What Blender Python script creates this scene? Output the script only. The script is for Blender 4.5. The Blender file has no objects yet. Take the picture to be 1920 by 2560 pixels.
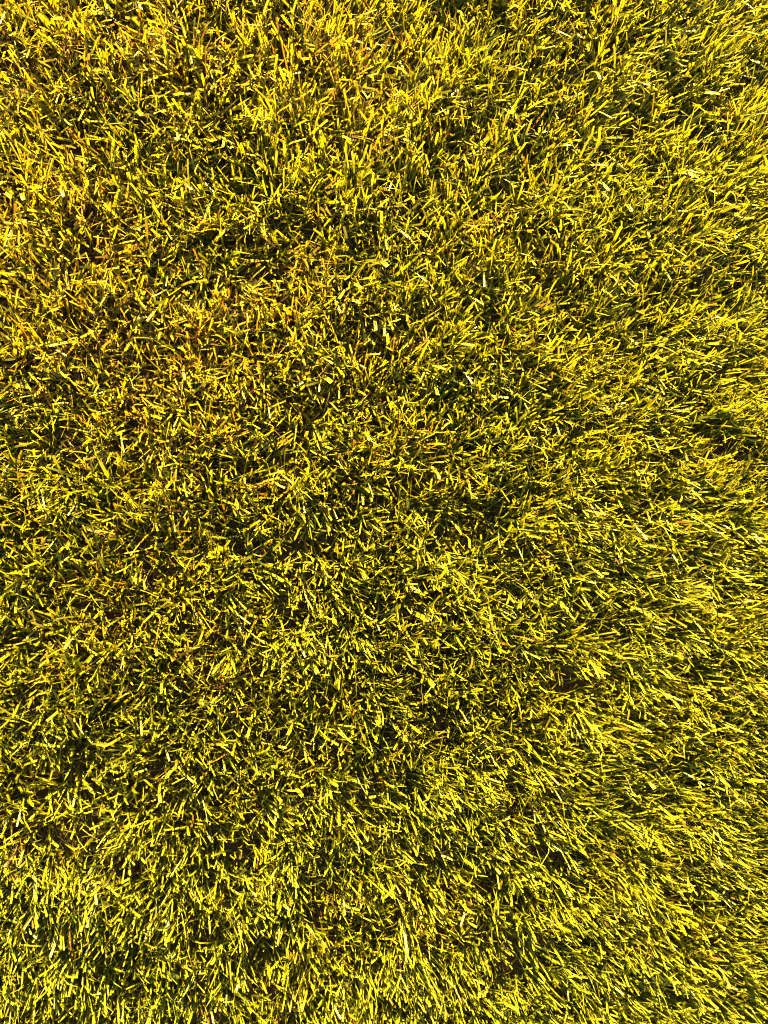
import bpy, math, random
import numpy as np
from mathutils import Vector, Matrix

# ------------------------------------------------------------------ camera, light, exposure
scene = bpy.context.scene
C = scene.collection
rng = np.random.default_rng(7)
random.seed(7)

CAM_H = 0.78                       # camera height over the soil, metres
HFOV = math.radians(53.0)          # phone main lens held upright
NADIR = (0.36, 0.46)               # where straight-down falls in the frame
TX = math.tan(HFOV / 2)
aim = Vector(((0.5 - NADIR[0]) * 2 * TX, -(0.5 - NADIR[1]) * 2 * TX * 4 / 3, -1.0))

cam_d = bpy.data.cameras.new('camera')
cam = bpy.data.objects.new('camera', cam_d)
C.objects.link(cam)
cam.location = (0, 0, CAM_H)
cz = -aim.normalized()
cx = Vector((0, 1, 0)).cross(cz).normalized()
cy = cz.cross(cx)
CM = Matrix((cx, cy, cz)).transposed()
cam.rotation_euler = CM.to_euler()
cam_d.sensor_fit = 'HORIZONTAL'
cam_d.sensor_width = 36.0
cam_d.lens = 18.0 / TX
cam_d.clip_start = 0.01
cam_d.clip_end = 500.0
cam_d.dof.use_dof = True
cam_d.dof.focus_distance = 0.76
cam_d.dof.aperture_fstop = 9.0
scene.camera = cam

SUN_EL = math.radians(18.0)
SUN_AZ = math.radians(98.0)       # direction to the sun in the XY plane, from +X
to_sun = Vector((math.cos(SUN_AZ) * math.cos(SUN_EL), math.sin(SUN_AZ) * math.cos(SUN_EL), math.sin(SUN_EL)))
sun_d = bpy.data.lights.new('sun', 'SUN')
sun_d.energy = 5.0
sun_d.angle = math.radians(0.5)
sun_d.color = (1.0, 0.77, 0.26)
sun = bpy.data.objects.new('sun', sun_d)
C.objects.link(sun)
sun.rotation_euler = to_sun.to_track_quat('Z', 'Y').to_euler()
sun.location = to_sun * 20

world = bpy.data.worlds.new('World')
scene.world = world
world.use_nodes = True
wn = world.node_tree
wn.nodes.clear()
sky = wn.nodes.new('ShaderNodeTexSky')
sky.sky_type = 'NISHITA'
sky.sun_disc = False
sky.sun_elevation = SUN_EL
sky.air_density = 0.6
sky.dust_density = 0.5
sky.sun_rotation = math.pi / 2 - SUN_AZ
bg = wn.nodes.new('ShaderNodeBackground')
bg.inputs['Strength'].default_value = 0.05
wo = wn.nodes.new('ShaderNodeOutputWorld')
wn.links.new(sky.outputs[0], bg.inputs[0])
wn.links.new(bg.outputs[0], wo.inputs[0])

vs = scene.view_settings
vs.view_transform = 'Standard'
vs.look = 'None'
vs.gamma = 1.0
vs.use_curve_mapping = False
vs.exposure = 4.95
scene.cycles.filter_width = 1.1
scene.cycles.max_bounces = 8
scene.cycles.diffuse_bounces = 4
scene.cycles.transmission_bounces = 6

R3 = np.array(CM)


def at(px, py, z):
    """ground-space point at height z seen at a pixel of the 1920 x 2560 photograph"""
    d = R3 @ np.array([(px / 1920 - .5) * 2 * TX, -(py / 2560 - .5) * 2 * TX * 4 / 3, -1.0])
    t = (z - CAM_H) / d[2]
    return np.array([d[0] * t, d[1] * t, z])


# ------------------------------------------------------------------ materials
def leaf_material(name):
    m = bpy.data.materials.new(name)
    m.use_nodes = True
    n, l = m.node_tree.nodes, m.node_tree.links
    n.clear()
    out = n.new('ShaderNodeOutputMaterial')
    att = n.new('ShaderNodeAttribute'); att.attribute_name = 'Col'
    geo = n.new('ShaderNodeNewGeometry')
    # fine mottling along the leaf
    tex = n.new('ShaderNodeTexNoise'); tex.inputs['Scale'].default_value = 900.0; tex.inputs['Detail'].default_value = 2.0
    l.new(geo.outputs['Position'], tex.inputs['Vector'])
    ramp = n.new('ShaderNodeMapRange')
    ramp.inputs['From Min'].default_value = .3; ramp.inputs['From Max'].default_value = .7
    ramp.inputs['To Min'].default_value = .82; ramp.inputs['To Max'].default_value = 1.18
    l.new(tex.outputs['Fac'], ramp.inputs['Value'])
    mul = n.new('ShaderNodeMix'); mul.data_type = 'RGBA'; mul.blend_type = 'MULTIPLY'
    mul.inputs['Factor'].default_value = 1.0
    l.new(att.outputs['Color'], mul.inputs['A'])
    l.new(ramp.outputs['Result'], mul.inputs['B'])
    col = mul.outputs['Result']
    p = n.new('ShaderNodeBsdfPrincipled')
    p.inputs['Roughness'].default_value = .42
    p.inputs['Specular IOR Level'].default_value = .11
    l.new(col, p.inputs['Base Color'])
    tr = n.new('ShaderNodeBsdfTranslucent')
    warm = n.new('ShaderNodeMix'); warm.data_type = 'RGBA'; warm.blend_type = 'MULTIPLY'
    warm.inputs['Factor'].default_value = 1.0
    warm.inputs['B'].default_value = (1.55, 1.35, .2, 1)
    l.new(col, warm.inputs['A'])
    l.new(warm.outputs['Result'], tr.inputs['Color'])
    mix = n.new('ShaderNodeMixShader'); mix.inputs[0].default_value = .40
    l.new(p.outputs[0], mix.inputs[1]); l.new(tr.outputs[0], mix.inputs[2])
    l.new(mix.outputs[0], out.inputs['Surface'])
    return m


def soil_material():
    m = bpy.data.materials.new('soil')
    m.use_nodes = True
    n, l = m.node_tree.nodes, m.node_tree.links
    p = n['Principled BSDF']
    p.inputs['Roughness'].default_value = .95
    p.inputs['Specular IOR Level'].default_value = .1
    geo = n.new('ShaderNodeNewGeometry')
    t = n.new('ShaderNodeTexNoise'); t.inputs['Scale'].default_value = 160.0; t.inputs['Detail'].default_value = 6.0
    l.new(geo.outputs['Position'], t.inputs['Vector'])
    r = n.new('ShaderNodeValToRGB')
    r.color_ramp.elements[0].position = .35; r.color_ramp.elements[0].color = (.020, .010, .002, 1)
    r.color_ramp.elements[1].position = .68; r.color_ramp.elements[1].color = (.07, .036, .008, 1)
    l.new(t.outputs['Fac'], r.inputs['Fac']); l.new(r.outputs['Color'], p.inputs['Base Color'])
    b = n.new('ShaderNodeBump'); b.inputs['Strength'].default_value = .8; b.inputs['Distance'].default_value = .004
    l.new(t.outputs['Fac'], b.inputs['Height']); l.new(b.outputs['Normal'], p.inputs['Normal'])
    return m


LEAF = leaf_material('grass_leaf')
SOIL = soil_material()

# ------------------------------------------------------------------ ground sheet
HX, HY = 0.66, 0.82                # half size of the planted bed that holds the frame
CX, CY = 0.07, -0.06               # its centre

xs = np.unique(np.concatenate([np.linspace(-60, -2.4, 8), np.linspace(-2.4, 2.4, 97), np.linspace(2.4, 60, 8)]))
g = np.array([(x, y) for y in xs for x in xs])
gz = np.where((np.abs(g[:, 0]) < 2.5) & (np.abs(g[:, 1]) < 2.5), rng.normal(0, .0012, len(g)), 0)
nx = len(xs)
fi = np.arange(nx - 1)
faces = [(r * nx + c, r * nx + c + 1, (r + 1) * nx + c + 1, (r + 1) * nx + c) for r in range(nx - 1) for c in range(nx - 1)]
me = bpy.data.meshes.new('ground')
me.from_pydata(np.column_stack([g, gz]).tolist(), [], faces)
me.materials.append(SOIL)
for p in me.polygons: p.use_smooth = True
ground = bpy.data.objects.new('ground', me)
C.objects.link(ground)
ground['kind'] = 'structure'
ground['label'] = 'dark brown soil showing through gaps between the grass blades'
ground['category'] = 'soil'


# ------------------------------------------------------------------ smooth random fields over the lawn
def field(seed, scale):
    """smooth value noise, about -1..1, feature size in metres"""
    r = np.random.default_rng(seed)
    n = 64
    tab = r.uniform(-1, 1, (n, n))
    def f(x, y):
        u = x / scale + 1000.37; v = y / scale + 1000.71
        i = np.floor(u).astype(int); j = np.floor(v).astype(int)
        a = u - i; b = v - j
        a = a * a * (3 - 2 * a); b = b * b * (3 - 2 * b)
        g = lambda p, q: tab[p % n, q % n]
        return (g(i, j) * (1 - a) * (1 - b) + g(i + 1, j) * a * (1 - b) + g(i, j + 1) * (1 - a) * b + g(i + 1, j + 1) * a * b)
    return f


F_h1, F_h2 = field(1, .11), field(2, .035)
F_lx, F_ly = field(3, .085), field(4, .085)
F_lx2, F_ly2 = field(13, .03), field(14, .03)
F_dry, F_dry2 = field(5, .10), field(6, .03)
F_dens = field(8, .022)
F_hue = field(9, .05)

# small hollows in the turf: photo position (px) and radius (px)
HOLLOWS = [(930, 842, 34), (990, 850, 24), (880, 838, 24), (1680, 305, 26), (1793, 1152, 26), (203, 322, 16), (275, 312, 18),
           (1087, 1161, 26), (12, 505, 22), (1868, 200, 26), (1735, 500, 20), (1620, 450, 26), (1092, 1830, 26), (787, 2177, 26),
           (1690, 2220, 26), (800, 1340, 22), (1740, 1110, 26), (1560, 1250, 20), (620, 1500, 24), (1170, 1350, 26), (240, 1290, 20),
           (560, 1180, 20), (1330, 1000, 22), (1290, 640, 20), (1400, 1700, 24), (300, 1700, 26), (120, 1930, 26), (520, 2330, 26),
           (1240, 2420, 30), (1500, 2080, 22), (1905, 1240, 24), (1180, 800, 26), (1560, 700, 20), (90, 1140, 18), (700, 730, 20)]
HOLES = [(*at(x, y, .012)[:2], r * CAM_H / 1925.0) for x, y, r in HOLLOWS]
# patches where dry thatch shows: photo position and radius (px), strength
DRY = [(300, 880, 330, .5), (330, 190, 230, .45), (60, 770, 200, .45), (820, 190, 130, .5), (980, 250, 110, .4), (700, 700, 130, .35),
       (180, 560, 160, .3), (420, 930, 120, .4), (760, 790, 120, .35), (480, 1320, 160, .35), (1800, 300, 110, .2), (960, 860, 90, .4),
       (60, 180, 160, .35), (620, 60, 160, .3), (1450, 1010, 120, .25), (240, 1560, 180, .25), (1130, 2200, 160, .15)]
DRYW = [(*at(x, y, .02)[:2], r * CAM_H / 1925.0, s) for x, y, r, s in DRY]


def dryness(x, y):
    d = .10 + .16 * F_dry(x, y) + .12 * F_dry2(x, y) - .22 * x + .10 * y
    for cx, cy, r, s in DRYW:
        d = d + s * np.exp(-((x - cx) ** 2 + (y - cy) ** 2) / (r * r))
    return np.clip(d, 0.02, 1)


def hollow(x, y, grow=1.0):
    k = np.zeros_like(x)
    for cx, cy, r in HOLES:
        k = np.maximum(k, np.exp(-(((x - cx) ** 2 + (y - cy) ** 2) / (r * grow) ** 2) ** 1.5))
    return k


def mow(x, y):
    """height at which the mower cut, metres"""
    ex = np.clip((x + .35) / .75, 0, 1)
    ey = np.clip((.45 - y) / .9, 0, 1)
    h = .029 + .008 * ex + .005 * ey + .0045 * F_h1(x, y) + .006 * F_h2(x, y)
    return h


def flat(x, y):
    """how far the turf is trodden flat (1) or stands upright (0)"""
    return np.clip(.45 + .75 * y - .35 * x + .15 * F_h1(x + 3, y), 0, 1)


def lean(x, y):
    """direction the sward leans"""
    ex = np.clip((x + .05) / .45, 0, 1.1)
    lx = .07 + .10 * ex + .18 * F_lx(x, y) + .22 * F_lx2(x, y)
    ly = .06 + .10 * ex * np.clip((y + .05) / .4, 0, 1) + .18 * F_ly(x, y) + .22 * F_ly2(x, y)
    return lx, ly


# ------------------------------------------------------------------ blades as ribbons
def ribbons(base, L, th0, bend, phi0, dphi, w, roll, twist, prof, rows):
    """rows+1 cross rows of two points each; returns points (n, rows+1, 2, 3)"""
    n = len(L)
    pos = base.copy()
    pts = np.empty((n, rows + 1, 2, 3))
    for k in range(rows + 1):
        t = k / rows
        th = th0 + bend * t
        ph = phi0 + dphi * t
        tan = np.column_stack([np.sin(th) * np.cos(ph), np.sin(th) * np.sin(ph), np.cos(th)])
        side = np.column_stack([-np.sin(ph), np.cos(ph), np.zeros(n)])
        up = np.cross(tan, side)
        ro = roll + twist * t
        s = side * np.cos(ro)[:, None] + up * np.sin(ro)[:, None]
        hw = (w * prof[:, k] * .5)[:, None]
        pts[:, k, 0] = pos - s * hw
        pts[:, k, 1] = pos + s * hw
        if k < rows:
            tm = (k + .5) / rows
            th = th0 + bend * tm; ph = phi0 + dphi * tm
            pos = pos + (L / rows)[:, None] * np.column_stack([np.sin(th) * np.cos(ph), np.sin(th) * np.sin(ph), np.cos(th)])
    pts[..., 2] = np.maximum(pts[..., 2], .0015)
    return pts


GREEN = np.array([.092, .102, .0025])
DEEP = np.array([.055, .072, .003])
YELLOW = np.array([.175, .148, .003])
STRAW = np.array([.240, .172, .014])
ORANGE = np.array([.230, .110, .005])
BROWN = np.array([.095, .045, .010])


def mixc(a, b, t):
    return a + (b - a) * t[:, None]


def colours(n, rows, kind, hue):
    """per-row colours (n, rows+1, 3); kind: 0 living leaf, 1 dry straw, 2 orange, 3 brown"""
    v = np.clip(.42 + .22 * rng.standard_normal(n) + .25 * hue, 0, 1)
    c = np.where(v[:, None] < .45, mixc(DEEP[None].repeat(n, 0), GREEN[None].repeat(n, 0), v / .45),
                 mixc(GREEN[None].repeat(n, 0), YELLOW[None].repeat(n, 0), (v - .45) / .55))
    c = np.where((kind == 1)[:, None], STRAW * rng.uniform(.55, 1.1, n)[:, None], c)
    c = np.where((kind == 2)[:, None], mixc(ORANGE[None].repeat(n, 0), YELLOW[None].repeat(n, 0), rng.uniform(0, .7, n)), c)
    c = np.where((kind == 3)[:, None], BROWN * rng.uniform(.6, 1.4, n)[:, None], c)
    c = c * rng.uniform(.60, .88, n)[:, None]
    out = np.repeat(c[:, None, :], rows + 1, 1)
    ty = rng.uniform(0, 1, n)                       # leaf ends ripen to yellow on the plant itself
    for k in range(rows + 1):
        t = k / rows
        f = np.where(kind == 0, np.clip((t - .35) / .65, 0, 1) * .55 * ty, 0)
        out[:, k] = mixc(out[:, k], YELLOW[None].repeat(n, 0) * .8, f)
    sc = np.where(kind == 0, rng.uniform(0, .75, n), 0) * (rng.uniform(0, 1, n) < .6)
    out[:, rows] = mixc(out[:, rows], STRAW[None].repeat(n, 0) * .8, sc)   # the dried cut end
    return out


class Pile:
    def __init__(s): s.v = []; s.c = []; s.f = []; s.n = 0
    def add(s, pts, col):
        n, r1 = pts.shape[:2]
        s.v.append(pts.reshape(-1, 3)); s.c.append(np.repeat(col[:, :, None, :], 2, 2).reshape(-1, 3))
        b = (np.arange(n) * r1 * 2 + s.n)[:, None, None]
        k = (np.arange(r1 - 1) * 2)[None, :, None]
        q = b + k + np.array([0, 1, 3, 2])[None, None, :]
        s.f.append(q.reshape(-1, 4)); s.n += n * r1 * 2
    def mesh(s, name):
        v = np.concatenate(s.v).astype(np.float32); f = np.concatenate(s.f).astype(np.int32); c = np.concatenate(s.c)
        me = bpy.data.meshes.new(name)
        me.vertices.add(len(v)); me.vertices.foreach_set('co', v.ravel())
        me.loops.add(f.size); me.loops.foreach_set('vertex_index', f.ravel())
        me.polygons.add(len(f))
        me.polygons.foreach_set('loop_start', np.arange(0, f.size, 4, dtype=np.int32))
        me.polygons.foreach_set('use_smooth', np.ones(len(f), bool))
        a = me.color_attributes.new('Col', 'FLOAT_COLOR', 'POINT')
        a.data.foreach_set('color', np.column_stack([c, np.ones(len(c))]).astype(np.float32).ravel())
        me.materials.append(LEAF)
        me.update(calc_edges=True)
        return me


def scatter(n):
    return np.column_stack([rng.uniform(CX - HX, CX + HX, n), rng.uniform(CY - HY, CY + HY, n)])


def grow(pile):
    rows = 4
    # --- tufts of upright leaves
    nt = 50000
    c = scatter(nt)
    keep = (rng.uniform(0, 1, nt) < .80 + .35 * F_dens(c[:, 0], c[:, 1])) & (hollow(c[:, 0], c[:, 1]) < .55)
    c = c[keep]; nt = len(c)
    per = rng.integers(3, 8, nt)
    idx = np.repeat(np.arange(nt), per)
    n = len(idx)
    off = rng.normal(0, .0028, (n, 2))
    x = c[idx, 0] + off[:, 0]; y = c[idx, 1] + off[:, 1]
    lx, ly = lean(x, y)
    fl = (.72 + .75 * flat(x, y))[:, None]
    tl = rng.normal(0, .20, (nt, 2))[idx] * fl
    spread = rng.normal(0, .27, (n, 2)) * fl + off * 50
    vx = lx + tl[:, 0] + spread[:, 0]; vy = ly + tl[:, 1] + spread[:, 1]
    mag = np.hypot(vx, vy)
    phi = np.arctan2(vy, vx)
    thm = np.clip(np.arctan(mag * 1.05), 0.02, 1.25)          # mean tilt
    bend = rng.normal(.30, .50, n) * (.5 + thm)
    th0 = np.clip(thm - bend * .5, -.3, 1.2)
    short = rng.uniform(0, 1, n)
    h = mow(x, y) * (1 - .45 * hollow(x, y, 1.6))
    h = h * np.clip(rng.normal(1, .13, nt), .65, 1.3)[idx] * np.where(short < .5, rng.uniform(.35, .85, n), rng.normal(1.0, .07, n))
    L = np.minimum(h / np.clip(np.cos(thm), .38, 1), .052)
    w = np.clip(rng.lognormal(math.log(.0015), .30, n), .0008, .0032)
    prof = np.empty((n, rows + 1))
    cut = rng.uniform(0, 1, n) < .72
    for k, (a, b) in enumerate(zip((.55, .78, .95, 1.0, .92), (.6, .9, 1.0, .72, .06))):
        prof[:, k] = np.where(cut, a, b)
    d = dryness(x, y)
    u = rng.uniform(0, 1, n)
    kind = np.where(u < .10 * d, 3, np.where(u < .30 * d, 2, np.where(u < .55 * d + .03, 1, 0)))
    pts = ribbons(np.column_stack([x, y, np.full(n, .0)]), L, th0, bend, phi, rng.normal(0, .55, n), w,
                  rng.normal(0, .55, n), rng.normal(0, .7, n), prof, rows)
    pile.add(pts, colours(n, rows, kind, F_hue(x, y) + .6 * d + 1.3 * y))  # dry leaves yellower; y term paints a light falloff, greener and darker toward -Y
    n_up = n
    # --- fine wiry leaves that arch over the others
    n = 9000
    p = scatter(n); x, y = p.T
    kp = hollow(x, y) < .6
    x, y = x[kp], y[kp]; n = len(x)
    lx, ly = lean(x, y)
    phi = np.arctan2(ly + rng.normal(0, .6, n), lx + rng.normal(0, .6, n))
    th0 = rng.uniform(.2, .8, n); bend = rng.uniform(.3, 1.2, n)
    L = rng.uniform(.030, .055, n) * mow(x, y) / .036
    prof = np.tile(np.array([.7, .9, 1, .8, .3]), (n, 1))
    kind = np.where(rng.uniform(0, 1, n) < .12, 1, 0)
    pile.add(ribbons(np.column_stack([x, y, np.zeros(n)]), L, th0, bend, phi, rng.normal(0, .8, n), rng.uniform(.0007, .0012, n),
                     rng.normal(0, .4, n), rng.normal(0, .5, n), prof, rows), colours(n, rows, kind, F_hue(x, y)))
    # --- thatch: dead leaves lying low between the stems
    n = 42000
    p = scatter(n); x, y = p.T
    d = dryness(x, y)
    kp = rng.uniform(0, 1, n) < .35 + .9 * d
    x, y, d = x[kp], y[kp], d[kp]; n = len(x)
    rows2 = 3
    z = rng.uniform(.001, .016, n) * (.6 + .6 * d)
    th0 = rng.uniform(1.0, 1.65, n); bend = rng.normal(0, .3, n)
    L = rng.uniform(.008, .024, n)
    prof = np.tile(np.array([.8, 1, .95, .5]), (n, 1))
    u = rng.uniform(0, 1, n)
    kind = np.where(u < .35, 3, np.where(u < .70, 2, 1))
    pile.add(ribbons(np.column_stack([x, y, z]), L, th0, bend, rng.uniform(0, 6.283, n), rng.normal(0, .5, n), rng.uniform(.001, .0022, n),
                     rng.normal(0, .6, n), rng.normal(0, .6, n), prof, rows2), colours(n, rows2, kind, F_hue(x, y)))
    # --- clippings caught on top
    n = 9000
    p = scatter(n); x, y = p.T
    d = dryness(x, y)
    kp = rng.uniform(0, 1, n) < .25 + .9 * d
    x, y, d = x[kp], y[kp], d[kp]; n = len(x)
    z = mow(x, y) * rng.uniform(.55, .95, n)
    th0 = rng.normal(1.57, .3, n); bend = rng.normal(0, .25, n)
    kind = rng.choice([0, 1, 2], n, p=[.45, .35, .2])
    prof = np.tile(np.array([.9, 1, 1, .9]), (n, 1))
    pile.add(ribbons(np.column_stack([x, y, z]), rng.uniform(.006, .014, n), th0, bend, rng.uniform(0, 6.283, n), rng.normal(0, .4, n),
                     rng.uniform(.0012, .0026, n), rng.normal(0, .5, n), rng.normal(0, .4, n), prof, rows2), colours(n, rows2, kind, np.full(n, .5)))
    return n_up


pile = Pile()
grow(pile)
lawn_mesh = pile.mesh('grass')
lawn_mesh.transform(Matrix.Translation((-CX, -CY, 0)))
for ix in (-1, 0, 1):
    for iy in (-1, 0, 1):
        o = bpy.data.objects.new('grass', lawn_mesh)
        C.objects.link(o)
        o.location = (CX + ix * 2 * HX, CY + iy * 2 * HY, 0)
        o['kind'] = 'stuff'
        o['label'] = 'short mown yellow-green lawn grass in low sun' if (ix, iy) == (0, 0) else 'more of the mown yellow-green lawn beyond the view'
        o['category'] = 'grass'


# ------------------------------------------------------------------ broad blades that stand out one by one
# photo pixels of the visible foot and of the cut tip, width in pixels, tone
BROAD = [(989,2209,957,2244,9,0),(1105,2354,1103,2380,7,0),(820,1946,844,1963,9,0),(742,1969,755,1992,10,0),(769,2141,800,2142,6,0),
 (1183,2186,1163,2212,6,0),(1154,2258,1180,2282,8,0),(951,2435,977,2467,8,0),(1064,2441,1071,2461,11,0),(1616,1946,1637,1972,11,0),
 (1660,2175,1677,2195,9,0),(1689,2212,1694,2232,7,0),(1628,2287,1640,2310,10,0),(1582,2177,1613,2195,6,0),(1446,2229,1451,2256,6,0),
 (1642,2010,1689,2047,7,0),(1547,2522,1567,2542,12,0),(1871,2423,1891,2455,8,0),(1642,2111,1657,2128,7,0),(1686,2418,1677,2441,7,0),
 (1041,1535,1073,1549,13,0),(1171,1347,1176,1370,6,0),(1119,1387,1121,1410,6,0),(905,1430,917,1448,13,0),(1067,1694,1087,1714,12,0),
 (1108,1448,1113,1465,9,0),(1145,1749,1141,1772,7,0),(937,1792,944,1812,7,0),(781,1659,792,1685,11,0),(1011,1830,1015,1853,12,0),
 (1093,1688,1113,1684,8,0),(879,709,904,718,7,0),(951,654,969,666,11,0),(912,1080,927,1099,9,0),(1087,967,1093,987,8,0),
 (1087,1175,1096,1198,8,0),(807,941,830,955,11,0),(74,1992,85,2010,10,0),(399,1975,401,2007,8,0),(257,2209,223,2235,9,0),
 (256,2357,257,2383,6,0),(285,2354,286,2377,7,0),(23,2105,3,2117,8,0),(13,2458,10,2484,9,0),(126,55,156,49,8,0),(281,162,282,143,8,0),
 (341,278,357,286,9,0),(153,466,158,492,8,0),(56,483,59,500,10,0),(188,399,214,398,7,0),(13,482,25,495,8,0),(1747,234,1799,237,7,0),
 (1559,509,1579,529,10,0),(1694,431,1735,443,11,0),(1483,179,1498,197,8,0),(1614,1278,1628,1307,6,0),(1440,1469,1475,1472,8,0),
 (1702,1235,1700,1255,6,0),(1585,1174,1598,1189,8,0),(1718,1105,1728,1115,9,0),(1585,1518,1628,1541,8,0),
 (873,750,899,759,8,1),(278,2192,257,2212,9,1),(386,2293,367,2319,8,1),(1757,1170,1762,1150,7,1),
 (1013,2328,1013,2406,8,2),(1825,2340,1830,2367,6,3),(385,2316,419,2324,8,4),(936,800,940,826,8,5),(958,805,959,840,6,6),(969,858,968,834,8,7)]
TONES = [YELLOW * .85, STRAW * .8, np.array([.26, .23, .06]), np.array([.42, .40, .25]), np.array([.075, .095, .003]), YELLOW, YELLOW * .9, STRAW * .9]
BL = ['broad flat yellow-green grass blade with square-cut tip among finer grass', 'broad dry straw-coloured grass blade among green ones',
      'long straight pale yellow grass blade standing clear of the sward', 'short creamy white dead grass blade, the whitest in the lawn',
      'broad dark green grass blade lying sideways across dry straw-coloured blades', 'broad yellow grass blade hanging into the bare soil hollow',
      'narrow upright yellow blade standing within the bare soil hollow', 'stubby straw-yellow blade on the lower rim of the bare soil hollow']


def broad_blade(x0, y0, x1, y1, wpx, tone):
    p0, p1 = at(x0, y0, .027), at(x1, y1, .040)
    d = p1 - p0
    root = np.array([p0[0] - .35 * d[0], p0[1] - .35 * d[1], 0.0])
    w = wpx * CAM_H / 1925.0 * .92
    rows = 8
    verts, cols, faces = [], [], []
    wob = random.uniform(-.0012, .0012)
    side = np.array([-d[1], d[0], 0.0]); side /= max(np.linalg.norm(side), 1e-6)
    q = 2 * p0 - .5 * (root + p1) if tone != 3 else .5 * (root + p1)
    for k in range(rows + 1):
        t = k / rows
        c = (1 - t) ** 2 * root + 2 * t * (1 - t) * q + t * t * p1 + side * wob * math.sin(5 * t)
        hw = w * .5 * (.5 + .5 * min(1, t / .55)) * (1 if k < rows else .93)
        skew = d / max(np.linalg.norm(d), 1e-6) * (w * random.uniform(-.18, .18) if k == rows else 0)
        fold = np.array([0, 0, hw * .35])
        for a in (-1, 0, 1):
            verts.append(c + side * hw * a + (fold if a else -fold * .3) + skew * a - root)
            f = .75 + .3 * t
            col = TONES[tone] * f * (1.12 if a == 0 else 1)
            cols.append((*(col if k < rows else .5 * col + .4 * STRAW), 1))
    for k in range(rows):
        for a in range(2):
            i = k * 3 + a
            faces.append((i, i + 1, i + 4, i + 3))
    me = bpy.data.meshes.new('grass_blade')
    me.from_pydata([tuple(v) for v in verts], [], faces)
    at_ = me.color_attributes.new('Col', 'FLOAT_COLOR', 'POINT')
    at_.data.foreach_set('color', np.array(cols, dtype=np.float32).ravel())
    for p in me.polygons: p.use_smooth = True
    me.materials.append(LEAF)
    o = bpy.data.objects.new('grass_blade', me)
    C.objects.link(o)
    o.location = root
    o['label'] = BL[tone]; o['category'] = 'grass blade'
    if tone in (0, 1):
        o['group'] = ('broad green blades standing out of the lawn', 'broad dry blades standing out of the lawn')[tone]


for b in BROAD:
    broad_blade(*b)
